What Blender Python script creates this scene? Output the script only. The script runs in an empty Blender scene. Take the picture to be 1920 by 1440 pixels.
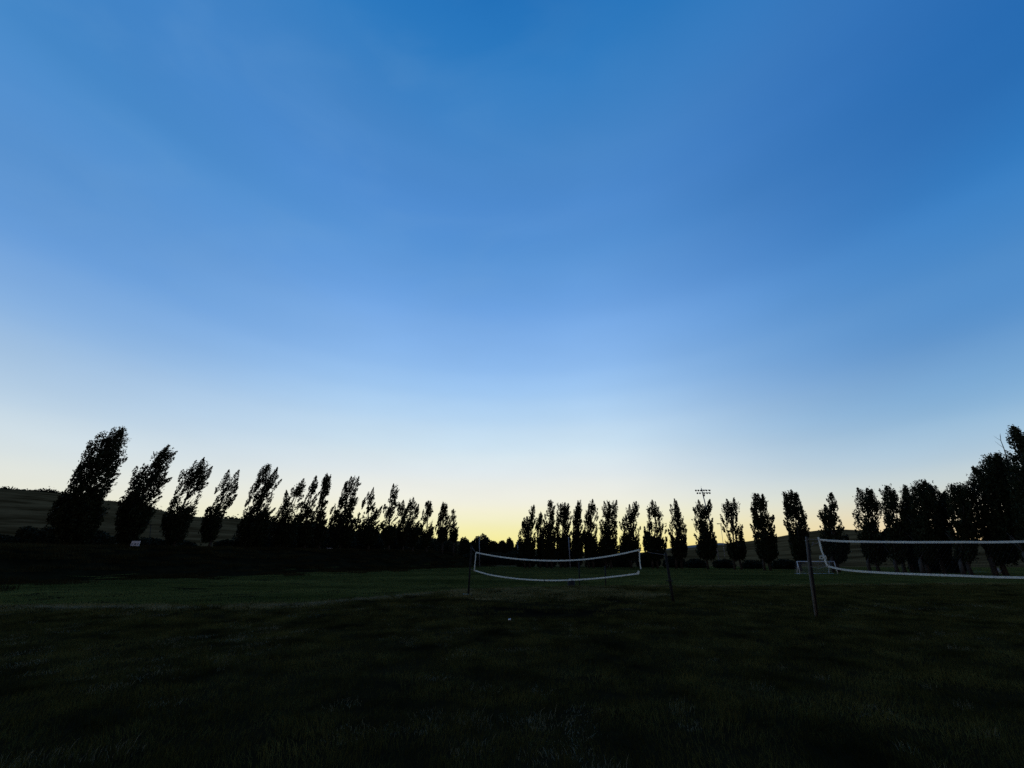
import bpy, math, random
import numpy as np

rng = np.random.default_rng(11)
random.seed(11)
scene = bpy.context.scene
col = scene.collection

# ------------------------------------------------------------------ camera
F, CX, CY = 721.0, 960.0, 720.0           # focal length and centre in photo pixels (13.5 mm lens, 36 mm wide)
PITCH = math.radians(24.6)
EYE = 1.6
cs, sn = math.cos(PITCH), math.sin(PITCH)
cam = bpy.data.cameras.new('camera')
cam.sensor_width = 36.0
cam.lens = F / 1920.0 * 36.0
cam.clip_start, cam.clip_end = 0.1, 6000.0
camo = bpy.data.objects.new('camera', cam)
camo.location = (0, 0, EYE)
camo.rotation_euler = (math.radians(90) + PITCH, 0, 0)
col.objects.link(camo)
scene.camera = camo

# ------------------------------------------------------------------ dusk sky (sun already below the horizon)
def lin(c):
    return tuple((v / 255 / 12.92) if v <= 10 else ((v / 255 + .055) / 1.055) ** 2.4 for v in c)

world = bpy.data.worlds.new('World')
scene.world = world
world.use_nodes = True
wt = world.node_tree
wt.nodes.clear()
WN = lambda t: wt.nodes.new(t)
WL = wt.links.new

def wmath(op, a, b=None, c=None):
    n = WN('ShaderNodeMath'); n.operation = op
    for i, v in enumerate((a, b, c)):
        if v is None: continue
        if isinstance(v, (int, float)): n.inputs[i].default_value = v
        else: WL(v, n.inputs[i])
    return n.outputs[0]

def wsmooth(v, a, b):
    n = WN('ShaderNodeMapRange'); n.interpolation_type = 'SMOOTHSTEP'
    WL(v, n.inputs[0]); n.inputs[1].default_value = a; n.inputs[2].default_value = b
    return n.outputs[0]

def wramp(fac, stops):
    n = WN('ShaderNodeValToRGB'); cr = n.color_ramp; cr.interpolation = 'CARDINAL'
    while len(cr.elements) > 1: cr.elements.remove(cr.elements[-1])
    for i, (e, c) in enumerate(stops):
        el = cr.elements[0] if i == 0 else cr.elements.new(e / 90)
        el.position = e / 90; el.color = lin(c) + (1,)
    WL(fac, n.inputs[0])
    return n.outputs[0]

def wmix(f, a, b, mode='MIX'):
    n = WN('ShaderNodeMix'); n.data_type = 'RGBA'; n.blend_type = mode
    if isinstance(f, (int, float)): n.inputs[0].default_value = f
    else: WL(f, n.inputs[0])
    for s, v in ((6, a), (7, b)):
        if isinstance(v, tuple): n.inputs[s].default_value = v
        else: WL(v, n.inputs[s])
    return n.outputs[2]

tc = WN('ShaderNodeTexCoord')
sep = WN('ShaderNodeSeparateXYZ'); WL(tc.outputs['Generated'], sep.inputs[0])
elev = wmath('DIVIDE', wmath('ARCSINE', wmath('MAXIMUM', sep.outputs[2], 0.0)), math.pi / 2)
ZEN = (27, 103, 177)
ahead = wramp(elev, [(0.3, (248, 231, 125)), (2.2, (247, 237, 154)), (4.5, (244, 239, 190)), (7, (241, 239, 219)), (10.6, (227, 233, 232)),
                     (14.3, (209, 227, 238)), (18.3, (188, 216, 240)), (22.2, (166, 203, 240)), (26.2, (145, 189, 238)),
                     (34, (115, 166, 226)), (41.6, (91, 149, 213)), (48.5, (79, 139, 206)), (54.8, (71, 134, 200)),
                     (62.9, (52, 125, 194)), (69.6, (35, 113, 185)), (90, ZEN)])
left = wramp(elev, [(0.3, (240, 232, 190)), (2, (238, 236, 205)), (5.6, (233, 233, 217)), (8.7, (218, 227, 227)), (13.1, (190, 212, 230)),
                    (19.8, (147, 184, 224)), (26.3, (109, 159, 216)), (32.4, (88, 146, 208)), (38, (80, 143, 207)),
                    (43, (64, 134, 199)), (60, (42, 116, 186)), (90, ZEN)])
right = wramp(elev, [(0.3, (238, 196, 145)), (2, (236, 206, 162)), (5.6, (214, 215, 204)), (8.7, (182, 204, 218)), (13.1, (141, 182, 217)),
                     (19.8, (96, 150, 205)), (26.3, (74, 137, 200)), (32.4, (50, 122, 191)), (38, (34, 107, 178)),
                     (43, (24, 98, 170)), (60, (24, 98, 172)), (90, ZEN)])
behind = wramp(elev, [(0.3, (112, 98, 92)), (6, (124, 108, 104)), (14, (116, 107, 112)), (30, (86, 98, 122)), (60, (40, 90, 150)), (90, ZEN)])
sky_c = wmix(wsmooth(sep.outputs[0], -0.28, -0.84), ahead, left)
sky_c = wmix(wsmooth(sep.outputs[0], 0.15, 0.84), sky_c, right)
sky_c = wmix(wsmooth(sep.outputs[1], 0.2, -0.4), sky_c, behind)
# faint uneven air: very soft broad mottling
mp = WN('ShaderNodeMapping'); WL(tc.outputs['Generated'], mp.inputs[0]); mp.inputs['Scale'].default_value = (1.4, 1.4, 4.5)
nz = WN('ShaderNodeTexNoise'); WL(mp.outputs[0], nz.inputs['Vector']); nz.inputs['Scale'].default_value = 1.6; nz.inputs['Detail'].default_value = 3.0
gain = wmath('MULTIPLY_ADD', wmath('SUBTRACT', nz.outputs[0], 0.5), 0.15, 1.0)
mp2 = WN('ShaderNodeMapping'); WL(tc.outputs['Generated'], mp2.inputs[0]); mp2.inputs['Scale'].default_value = (1.0, 1.6, 3.2); mp2.inputs['Rotation'].default_value = (0, math.radians(14), 0)
nz2 = WN('ShaderNodeTexNoise'); WL(mp2.outputs[0], nz2.inputs['Vector']); nz2.inputs['Scale'].default_value = 3.4; nz2.inputs['Detail'].default_value = 6.0; nz2.inputs['Distortion'].default_value = .6
veil = wmath('MULTIPLY', wsmooth(nz2.outputs[0], .42, .72), wmath('MULTIPLY', wsmooth(elev, .12, .35), wmath('MULTIPLY', wsmooth(sep.outputs[0], .45, -.25), 0.07)))
sky_c = wmix(veil, sky_c, (*lin((132, 176, 212)), 1))          # thin high haze
cg = WN('ShaderNodeCombineColor')
for i in range(3): WL(gain, cg.inputs[i])
sky_c = wmix(1.0, sky_c, cg.outputs[0], 'MULTIPLY')
# twilight scattering with the sun 5 degrees below the horizon, straight ahead
nishita = WN('ShaderNodeTexSky'); nishita.sky_type = 'NISHITA'; nishita.sun_disc = False
nishita.sun_elevation = math.radians(-5); nishita.sun_rotation = math.radians(-5)
bg1 = WN('ShaderNodeBackground'); WL(nishita.outputs[0], bg1.inputs[0]); bg1.inputs[1].default_value = 0.05
bg2 = WN('ShaderNodeBackground'); WL(sky_c, bg2.inputs[0]); bg2.inputs[1].default_value = 1.0
adds = WN('ShaderNodeAddShader'); WL(bg1.outputs[0], adds.inputs[0]); WL(bg2.outputs[0], adds.inputs[1])
wout = WN('ShaderNodeOutputWorld'); WL(adds.outputs[0], wout.inputs[0])

vs = scene.view_settings
vs.view_transform = 'Standard'; vs.look = 'None'; vs.gamma = 1.0; vs.exposure = 0.0
vs.use_curve_mapping = False
scene.cycles.use_denoising = False

# ------------------------------------------------------------------ helpers
def px_x(px, Y, z):
    """world X of the point at forward distance Y and height z seen in photo column px"""
    return (px - CX) / F * (Y * cs + (z - EYE) * sn)

def py_z(py, Y):
    k = (CY - py) / F
    return EYE + Y * (sn + k * cs) / (cs - k * sn)

def ray(px, py):
    x, y = (px - CX) / F, (CY - py) / F
    return np.array([x, cs - y * sn, sn + y * cs])

def on_plane(px, py, A, B):
    """point of the upright plane through A and B (plan) that is seen at px, py"""
    d = ray(px, py)
    M = np.array([[d[0], -(B[0] - A[0])], [d[1], -(B[1] - A[1])]])
    t, s = np.linalg.solve(M, np.array([A[0], A[1]]))
    return np.array([d[0] * t, d[1] * t, EYE + d[2] * t])

def sstep(x, a, b):
    t = np.clip((np.asarray(x, float) - a) / (b - a), 0, 1)
    return t * t * (3 - 2 * t)

_ph = rng.uniform(0, 6.28, (40,)); _dr = rng.normal(0, 1, (40, 3))
def wob2(X, Y, f, k=0):
    s = 0
    for i in range(6):
        a = _dr[(i + k) % 40]
        s = s + np.sin(f * (a[0] * X + a[1] * Y) + _ph[(i + k) % 40])
    return s / 6

CREST = np.array([(-90, 15), (-40, 16), (-19, 16.3), (-12.4, 16), (-8, 17), (-5.5, 20.5), (-3, 24), (1.5, 27), (6, 28.5), (12, 28.5), (20, 29.5), (34, 31), (90, 33)])
TOE_A = np.array((-48.5, 47.8)); TOE_D = np.array((.2945, .9557)); TOE_N = np.array((-.9557, .2945))
LOW = -0.65

def ground_z(X, Y):
    X = np.asarray(X, float); Y = np.asarray(Y, float)
    cr = np.interp(X, CREST[:, 0], CREST[:, 1])
    z = LOW * sstep(Y, cr - .4, cr + 5.5)
    # low mound and hollow by the nearer net
    z = z + .16 * np.exp(-(((X - 1.5) / 4.5) ** 2 + ((Y - 21) / 3.4) ** 2))
    z = z - .16 * np.exp(-(((X - 0.9) / 2.2) ** 4 + ((Y - 15.0) / 1.5) ** 4))
    z = z + (.035 * wob2(X, Y, .45) + .02 * wob2(X, Y, 1.3, 9)) * sstep(Y, 1, 5) * (1 - sstep(Y, 24, 40))
    u = (X - TOE_A[0]) * TOE_N[0] + (Y - TOE_A[1]) * TOE_N[1]
    v = (X - TOE_A[0]) * TOE_D[0] + (Y - TOE_A[1]) * TOE_D[1]
    top = 3.75 + .013 * np.clip(v, -30, 200)
    z = z + top * sstep(u, 0, 13) * (1 - .6 * sstep(v, 105, 150)) + .012 * np.clip(u - 14, 0, 200)
    return z

# ------------------------------------------------------------------ materials
WORLD_TEX = ('grass_blade', 'field_grass_blade', 'crest_grass_blade', 'bank_grass_blade')
def mat(name, base, rough=.8, spec=.2, noise=None, metal=0.0, transl=0.0, bump=None):
    m = bpy.data.materials.new(name); m.use_nodes = True
    nt = m.node_tree; b = nt.nodes['Principled BSDF']
    b.inputs['Base Color'].default_value = (*base, 1)
    b.inputs['Roughness'].default_value = rough
    b.inputs['Specular IOR Level'].default_value = spec
    b.inputs['Metallic'].default_value = metal
    if noise:
        col2, scale, detail = noise[:3]
        if name in WORLD_TEX: src_ = nt.nodes.new('ShaderNodeNewGeometry').outputs['Position']   # one pattern over all clumps
        else: src_ = nt.nodes.new('ShaderNodeTexCoord').outputs['Object']
        mpn = nt.nodes.new('ShaderNodeMapping'); nt.links.new(src_, mpn.inputs[0])
        if len(noise) > 3: mpn.inputs['Scale'].default_value = noise[3]
        n = nt.nodes.new('ShaderNodeTexNoise'); n.inputs['Scale'].default_value = scale; n.inputs['Detail'].default_value = detail
        n.inputs['Roughness'].default_value = .65
        nt.links.new(mpn.outputs[0], n.inputs['Vector'])
        r = nt.nodes.new('ShaderNodeValToRGB')
        r.color_ramp.elements[0].position = .36; r.color_ramp.elements[1].position = .64
        r.color_ramp.elements[0].color = (*base, 1); r.color_ramp.elements[1].color = (*col2, 1)
        nt.links.new(n.outputs[0], r.inputs[0]); nt.links.new(r.outputs[0], b.inputs['Base Color'])
        if bump:
            bp = nt.nodes.new('ShaderNodeBump'); bp.inputs['Strength'].default_value = bump[0]; bp.inputs['Distance'].default_value = bump[1]
            nt.links.new(n.outputs[0], bp.inputs['Height']); nt.links.new(bp.outputs[0], b.inputs['Normal'])
    if transl:
        t = nt.nodes.new('ShaderNodeBsdfTranslucent')
        src = b.inputs['Base Color']
        if src.is_linked: nt.links.new(src.links[0].from_socket, t.inputs[0])
        else: t.inputs[0].default_value = (*base, 1)
        mx = nt.nodes.new('ShaderNodeMixShader'); mx.inputs[0].default_value = transl
        nt.links.new(b.outputs[0], mx.inputs[1]); nt.links.new(t.outputs[0], mx.inputs[2])
        nt.links.new(mx.outputs[0], nt.nodes['Material Output'].inputs[0])
    return m

M = {
    'soil': mat('soil', (.010, .008, .0035), .95, .0, ((.022, .016, .007), .35, 8), bump=(.6, .03)),
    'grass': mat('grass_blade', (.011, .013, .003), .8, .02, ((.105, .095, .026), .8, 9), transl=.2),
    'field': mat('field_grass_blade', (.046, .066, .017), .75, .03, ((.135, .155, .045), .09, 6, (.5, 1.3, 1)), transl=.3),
    'crest': mat('crest_grass_blade', (.10, .092, .034), .7, .06, ((.24, .20, .085), .5, 5), transl=.3),
    'bank': mat('bank_grass_blade', (.016, .014, .005), .85, .02, ((.046, .036, .012), .15, 6), transl=.1),  # darker, browner blades than the field's
    'dry': mat('dry_stalk', (.19, .175, .10), .6, .2, transl=.25),
    'leaf': mat('poplar_leaf', (.016, .021, .007), .65, .10, ((.030, .034, .012), .8, 2), transl=.08),
    'leaf2': mat('bush_leaf', (.016, .018, .008), .75, .06, ((.026, .028, .012), .8, 2), transl=.05),
    'bark': mat('bark', (.045, .038, .030), .9, .1, ((.08, .07, .055), 3, 5, (1, 1, .25)), bump=(.5, .03)),
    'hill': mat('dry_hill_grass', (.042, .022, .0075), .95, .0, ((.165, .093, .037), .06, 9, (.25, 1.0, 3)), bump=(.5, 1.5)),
    'hill_far': mat('hazed_far_hill', (.16, .14, .125), .95, .05, ((.20, .175, .15), .02, 5)),  # distance haze put into the colour: paler and greyer than the nearer hills
    'tape': mat('white_webbing', (.88, .86, .78), .7, .2, ((.80, .78, .71), 5, 3), transl=.68),
    'cord': mat('black_net_cord', (.02, .02, .02), .8, .1),
    'rope': mat('pale_rope', (.32, .32, .30), .9, .1),
    'post': mat('dark_painted_steel', (.020, .021, .020), .8, .08, ((.034, .034, .032), 6, 4)),
    'wood': mat('weathered_timber_post', (.10, .095, .08), .85, .05, ((.17, .165, .14), 3, 5, (4, 4, .3)), bump=(.4, .01)),
    'white': mat('white_painted_steel', (.80, .80, .77), .5, .2, ((.70, .70, .67), 2, 3)),
    'steel': mat('galvanised_steel', (.30, .31, .32), .5, .4, ((.22, .23, .24), 2, 4)),
    'lampdark': mat('dark_lamp_housing', (.05, .05, .055), .5, .3),
    'board': mat('white_sign_board', (.78, .80, .80), .5, .3),
    'ink': mat('dark_lettering', (.03, .05, .06), .7, .1),
    'concrete': mat('pale_concrete', (.42, .41, .37), .9, .1, ((.5, .49, .45), 4, 4)),
    'track': mat('pale_dirt', (.20, .19, .16), .95, .05, ((.28, .26, .22), .6, 5)),
    'bare': mat('bare_dark_soil', (.006, .0045, .0025), .95, .0, ((.014, .010, .005), 1.4, 6), bump=(.5, .03)),
}

def mesh_obj(name, verts, faces, m, parent=None, smooth=False):
    """faces: list of index lists, or an (n,k) integer array"""
    me = bpy.data.meshes.new(name)
    if isinstance(faces, np.ndarray):
        n, k = faces.shape
        me.vertices.add(len(verts)); me.vertices.foreach_set('co', np.asarray(verts, np.float32).ravel())
        me.loops.add(n * k); me.loops.foreach_set('vertex_index', faces.astype(np.int32).ravel())
        me.polygons.add(n); me.polygons.foreach_set('loop_start', np.arange(0, n * k, k, dtype=np.int32))
        me.update(calc_edges=True)
    else:
        me.from_pydata([tuple(map(float, v)) for v in verts], [], faces)
        me.update()
    if smooth: me.polygons.foreach_set('use_smooth', [True] * len(me.polygons))
    me.materials.append(m)
    o = bpy.data.objects.new(name, me); col.objects.link(o)
    if parent is not None: o.parent = parent
    return o

def tag(o, label, cat, group=None):
    o['label'] = label; o['category'] = cat
    if group: o['group'] = group
    return o

def thing(name, loc, label, cat, group=None):
    o = bpy.data.objects.new(name, None); o.empty_display_size = .3
    col.objects.link(o); o.location = tuple(map(float, loc))
    return tag(o, label, cat, group)

class MB:
    def __init__(s): s.v = []; s.f = []
    def add(s, v, f):
        b = len(s.v); s.v += [tuple(map(float, p)) for p in v]; s.f += [[i + b for i in q] for q in f]; return s
    def tube(s, pts, rad, n=8, caps=True):
        pts = [np.array(p, float) for p in pts]
        if not hasattr(rad, '__len__'): rad = [rad] * len(pts)
        vs_, fs = [], []
        for i, p in enumerate(pts):
            d = pts[min(i + 1, len(pts) - 1)] - pts[max(i - 1, 0)]
            d /= np.linalg.norm(d) + 1e-9
            a = np.cross(d, (0, 0, 1) if abs(d[2]) < .9 else (1, 0, 0)); a /= np.linalg.norm(a); b = np.cross(d, a)
            for j in range(n):
                t = 2 * math.pi * j / n
                vs_.append(p + rad[i] * (math.cos(t) * a + math.sin(t) * b))
        for i in range(len(pts) - 1):
            for j in range(n):
                fs.append([i * n + j, i * n + (j + 1) % n, (i + 1) * n + (j + 1) % n, (i + 1) * n + j])
        if caps:
            fs.append(list(range(n))[::-1]); fs.append(list(range((len(pts) - 1) * n, len(pts) * n)))
        return s.add(vs_, fs)
    def box(s, c, h, R=None):
        c = np.array(c, float); vs_ = []
        for dz in (-1, 1):
            for dx, dy in ((-1, -1), (1, -1), (1, 1), (-1, 1)):
                q = np.array((dx * h[0], dy * h[1], dz * h[2]))
                vs_.append(c + (R @ q if R is not None else q))
        return s.add(vs_, [[3, 2, 1, 0], [4, 5, 6, 7], [0, 1, 5, 4], [1, 2, 6, 5], [2, 3, 7, 6], [3, 0, 4, 7]])
    def strap(s, pts, half, thick, side):
        """flat webbing: width 2*half along vector 'side' (per strap), thickness thick along its normal"""
        pts = [np.array(p, float) for p in pts]; vs_, fs = [], []
        for i, p in enumerate(pts):
            d = pts[min(i + 1, len(pts) - 1)] - pts[max(i - 1, 0)]; d /= np.linalg.norm(d) + 1e-9
            w = np.array(side, float) - d * np.dot(side, d); w /= np.linalg.norm(w) + 1e-9
            nn = np.cross(d, w)
            for a, b in ((-1, -1), (1, -1), (1, 1), (-1, 1)):
                vs_.append(p + w * half * a + nn * thick * b)
        for i in range(len(pts) - 1):
            for j in range(4):
                fs.append([i * 4 + j, i * 4 + (j + 1) % 4, i * 4 + 4 + (j + 1) % 4, i * 4 + 4 + j])
        fs += [[3, 2, 1, 0], [len(pts) * 4 - 4 + j for j in range(4)]]
        return s.add(vs_, fs)
    def build(s, name, m, parent=None, smooth=False):
        return mesh_obj(name, s.v, s.f, m, parent, smooth)

def smooth_path(pts, n):
    """resample a list of 3D points as a smooth curve"""
    P = np.array(pts, float); t = np.arange(len(P)); tt = np.linspace(0, len(P) - 1, n)
    out = np.empty((n, 3))
    for k in range(3):
        m_ = np.gradient(P[:, k]); i = np.clip(tt.astype(int), 0, len(P) - 2); u = tt - i
        out[:, k] = ((2*u**3-3*u**2+1)*P[i, k] + (u**3-2*u**2+u)*m_[i] + (-2*u**3+3*u**2)*P[i+1, k] + (u**3-u**2)*m_[i+1])
    return out

# ------------------------------------------------------------------ ground, hills
def axis_nodes(lo, hi, n, c, s):
    a, b = math.asinh((lo - c) / s), math.asinh((hi - c) / s)
    return c + s * np.sinh(np.linspace(a, b, n))

def grid_obj(name, X, Y, Z, m):
    ny, nx = X.shape
    idx = np.arange(nx * ny).reshape(ny, nx)
    f = np.stack([idx[:-1, :-1], idx[:-1, 1:], idx[1:, 1:], idx[1:, :-1]], -1).reshape(-1, 4)
    o = mesh_obj(name, np.stack([X, Y, Z], -1).reshape(-1, 3), f, m, smooth=True)
    o['kind'] = 'structure'
    return o

gx = axis_nodes(-3000, 3000, 260, 0, 22); gy = axis_nodes(-400, 4000, 260, 14, 22)
GX, GY = np.meshgrid(gx, gy)
grid_obj('ground', GX, GY, ground_z(GX, GY) - .25 * sstep(GY, 500, 900), M['soil'])

def hill(name, ridge_px, Yr, Yfoot, Yback, xpad, m, rough=1.0, foot=None, n=(150, 50)):
    rz = [(px_x(p, Yr, py_z(q, Yr)), py_z(q, Yr)) for p, q in ridge_px]
    rz = [(rz[0][0] - xpad[0], xpad[2])] + rz + [(rz[-1][0] + xpad[1], xpad[3])]
    rx, rh = np.array(rz).T
    xs = np.linspace(rx[0], rx[-1], n[0]); H = np.interp(xs, rx, rh)
    k = np.ones(5) / 5; H = np.convolve(np.pad(H, 2, mode='edge'), k, 'valid')
    t = np.linspace(0, 1.6, n[1])
    X, T = np.meshgrid(xs, t)
    Yv = np.where(T <= 1, Yfoot + (Yr - Yfoot) * T, Yr + (Yback - Yr) * (T - 1) / .6)
    prof = np.where(T <= 1, .35 * T + .65 * sstep(T, 0, 1.05), 1 - .95 * sstep(T, 1, 1.6))
    X2 = X * (.45 + .55 * np.clip(Yv / Yr, 0, 1.5)) if foot is None else X
    Z = -1.2 + (H[None, :] + 1.2) * prof
    Z = Z + rough * (1.5 * wob2(X2, Yv, .012, 3) + .8 * wob2(X2, Yv, .04, 11)) * np.sin(np.clip(T, 0, 1) * math.pi) * 1.5
    return grid_obj(name, X2, Yv, Z, m), xs, H

hill('hill', [(-420, 880), (-200, 898), (0, 916), (55, 919), (105, 922), (130, 927), (185, 937), (230, 941), (270, 947), (310, 960),
              (360, 969), (400, 971), (440, 973), (500, 978), (600, 988), (720, 1000), (860, 1014), (1000, 1030)],
     420, 150, 760, (500, 200, 60, 2), M['hill'])
hill('hill', [(1160, 1040), (1240, 1032), (1300, 1026), (1345, 1022), (1375, 1019), (1410, 1013.5), (1456, 1007), (1480, 1003.5), (1513, 995),
              (1540, 991), (1563, 994), (1590, 991), (1611, 997), (1650, 1003), (1750, 1012), (1920, 1014), (2300, 1000)],
     450, 118, 800, (250, 600, 2, 40), M['hill'])
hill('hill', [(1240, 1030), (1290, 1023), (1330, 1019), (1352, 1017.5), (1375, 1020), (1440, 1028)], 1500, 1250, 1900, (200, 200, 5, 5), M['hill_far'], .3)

# ------------------------------------------------------------------ foliage generators
def leaf_quads(P, size, along=None):
    n = len(P)
    a = rng.normal(0, 1, (n, 3))
    if along is not None: a = a * .45 + along
    a /= np.linalg.norm(a, axis=1)[:, None]
    b = rng.normal(0, 1, (n, 3)); b -= a * (a * b).sum(1)[:, None]; b /= np.linalg.norm(b, axis=1)[:, None]
    a = a * size[:, None] * (.62 if along is None else .8); b = b * size[:, None] * .42
    V = np.stack([P - a, P + b + a * .15, P + a, P - b + a * .15], 1).reshape(-1, 3)
    return V, np.arange(n * 4).reshape(n, 4)

def blotch(P, f, k):
    s = 0
    for i in range(7):
        s = s + np.sin(f * (P @ _dr[(i * 3 + k) % 40]) + _ph[(i + k) % 40])
    return s / 7

def tree(name, label, group, base_px, Y, rows, tips, airy=.5, wind=.35, trunks=1, leaf=(.24, .42), lush=1.0, cat='tree'):
    rows = sorted(rows)
    X0 = px_x(base_px, Y, LOW); g = float(ground_z(X0, Y))
    for _ in range(3):
        X0 = px_x(base_px, Y, g); g = float(ground_z(X0, Y))
    root = thing(name, (X0, Y, g - .05), label, cat, group)
    z = np.array([py_z(r[0], Y) for r in rows])[::-1]
    xl = np.array([px_x(r[1], Y, py_z(r[0], Y)) for r in rows])[::-1]
    xr = np.array([px_x(r[2], Y, py_z(r[0], Y)) for r in rows])[::-1]
    z0, z1 = z[0], z[-1]; Ht = z1 - g
    sd = rng.integers(0, 40)
    # branchlets through the crown volume
    zz = np.linspace(z0, z1, 400); w = np.interp(zz, z, xr - xl)
    area = float(np.sum((w[1:] + w[:-1]) * np.diff(zz)) / 2)
    den = 112 * lush * (.34 / np.mean(leaf)) ** 2
    nb = int(area * den / 11)
    cdf = np.cumsum(w * (1.9 - 1.0 * sstep((zz - z0) / (z1 - z0), .2, .55))); cdf /= cdf[-1]
    bz = np.interp(rng.random(nb), cdf, zz)
    c = np.interp(bz, z, (xl + xr) / 2); r = np.maximum(np.interp(bz, z, (xr - xl) / 2) - .22, .25)
    th = rng.uniform(0, 2 * math.pi, nb); rho = np.sqrt(rng.random(nb)) * .97
    tipP = np.stack([c + r * rho * np.cos(th), Y + r * rho * np.sin(th) * .9, bz], 1)
    h = (bz - z0) / (z1 - z0)
    keep = blotch(tipP, 1.15, sd) + .35 * blotch(tipP, 3.1, sd + 5) > (-.62 + airy * .98 * sstep(h, .12, .45)) + .05 * rho
    tipP, th, h, rho, r = tipP[keep], th[keep], h[keep], rho[keep], r[keep]
    dirv = np.stack([.28 * np.cos(th) + wind, .28 * np.sin(th), np.ones(len(th))], 1) + rng.normal(0, .16, (len(th), 3))
    dirv /= np.linalg.norm(dirv, axis=1)[:, None]
    L = rng.uniform(.7, 1.8, len(th))
    k = 11
    s = rng.random((len(th), k))
    P = tipP[:, None, :] - dirv[:, None, :] * (L[:, None] * (s - .5))[:, :, None] + rng.normal(0, .10, (len(th), k, 3))
    P = P.reshape(-1, 3)
    D = np.repeat(dirv, k, 0)
    # pointed spires
    axis_x = lambda q: np.interp(q, z, (xl + xr) / 2)
    stems = []
    for (tx, ty) in tips:
        tz = py_z(ty, Y); tX = px_x(tx, Y, tz)
        Ls = rng.uniform(.22, .30) * Ht
        bzs = tz - Ls; bX = .45 * tX + .55 * axis_x(bzs)
        yo = rng.uniform(-.5, .5) * (xr - xl).max() * .25
        stems.append(((bX, Y + yo, bzs), (tX, Y + yo, tz)))
        ns = int(Ls * 62 * lush * (.34 / np.mean(leaf)) ** 1.5)
        q = rng.random(ns) ** .9
        rad = (.05 if wind > .3 else .14) + (.80 if wind > .3 else .66) * np.sin(math.pi * np.clip(q, 0, 1) * .68) * min(1, Ls / 4)
        tt = rng.uniform(0, 6.28, ns); rr = np.sqrt(rng.random(ns)) * rad
        S = np.stack([tX + (bX - tX) * q + rr * np.cos(tt), Y + yo + rr * np.sin(tt), tz - Ls * q], 1)
        S = S[blotch(S, 2.2, sd) > -.5 - .2 * (1 - airy)]
        sdir = np.array((tX - bX + .25 * wind * Ls, 0, Ls)); sdir /= np.linalg.norm(sdir)
        P = np.concatenate([P, S]); D = np.concatenate([D, np.tile(sdir, (len(S), 1))])
    # ragged side plumes that break the outline
    for i in range(12):
        hz = rng.uniform(.25, .93); pz = z0 + hz * (z1 - z0); an = rng.uniform(0, 6.28)
        rr0 = np.interp(pz, z, (xr - xl) / 2) * rng.uniform(.8, 1.08)
        T_ = np.array((axis_x(pz) + rr0 * math.cos(an), Y + rr0 * math.sin(an) * .9, pz))
        dv = np.array((.30 * math.cos(an) + wind * rng.uniform(.8, 1.5), .3 * math.sin(an), 1.0)); dv /= np.linalg.norm(dv)
        Lp = rng.uniform(1.3, 2.8); m_ = int(Lp * 26 * (.34 / np.mean(leaf)) ** 1.5)
        qq = rng.random(m_); rp = (.05 + .34 * np.sin(math.pi * qq ** .8)) * rng.random(m_) ** .5; t2 = rng.uniform(0, 6.28, m_)
        P = np.concatenate([P, T_ + dv * (.35 - qq[:, None]) * Lp + np.stack([rp * np.cos(t2), rp * np.sin(t2), 0 * t2], 1)])
        D = np.concatenate([D, np.tile(dv, (m_, 1))])
    size = rng.uniform(leaf[0], leaf[1], len(P)) * (1.0 - .25 * sstep((P[:, 2] - z0) / (z1 - z0), .5, 1))
    V, Fq = leaf_quads(P, size, D)
    V -= np.array([X0, Y, g - .05])
    mesh_obj('crown', V, Fq, M['leaf'], root)
    # trunk with limbs
    mb = MB(); rb = .014 * Ht + .04
    for t in range(trunks):
        off = np.array([0, 0, 0]) if trunks == 1 else np.array([(t - (trunks - 1) / 2) * 1.5, rng.uniform(-.5, .5), 0])
        path = []; fr = np.linspace(0, 1, 7)
        for q in fr:
            zq = g - .05 + q * (z0 + (z1 - z0) * .82 - g)
            blend = sstep(zq, g, z0 + .35 * (z1 - z0))
            xq = X0 * (1 - blend) + axis_x(zq) * blend
            path.append((xq - X0 + off[0] * (1 - q), off[1] * (1 - q), zq - g + .05))
        mb.tube(path, [rb * 1.25, rb, rb * .85, rb * .68, rb * .48, rb * .3, rb * .12], 8)
        for a, b in stems:
            st = np.array(path[3]) if rng.random() < .5 else np.array(path[4])
            A = np.array(a) - (X0, Y, g - .05); B = np.array(b) - (X0, Y, g - .05)
            if A[2] < st[2] + .5: st = np.array(path[2])
            mb.tube([st, .5 * (st + A) + (rng.normal(0, .15), rng.normal(0, .15), 0), A, .4 * A + .6 * B, B], [rb * .4, rb * .3, rb * .2, rb * .1, .012], 6)
        for i in range(6):
            q = rng.uniform(.15, .75); s0 = np.array([np.interp(q, fr, [p[j] for p in path]) for j in range(3)])
            wq = np.interp(s0[2] + g, z, (xr - xl) / 2) * .75; an = rng.uniform(0, 6.28)
            e = s0 + (wq * math.cos(an) + wind, wq * math.sin(an), 2.2)
            mb.tube([s0, .5 * (s0 + e) + (0, 0, -.25), e], [rb * .35, rb * .22, .02], 5)
    mb.build('trunk', M['bark'], root, True)
    return root

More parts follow.
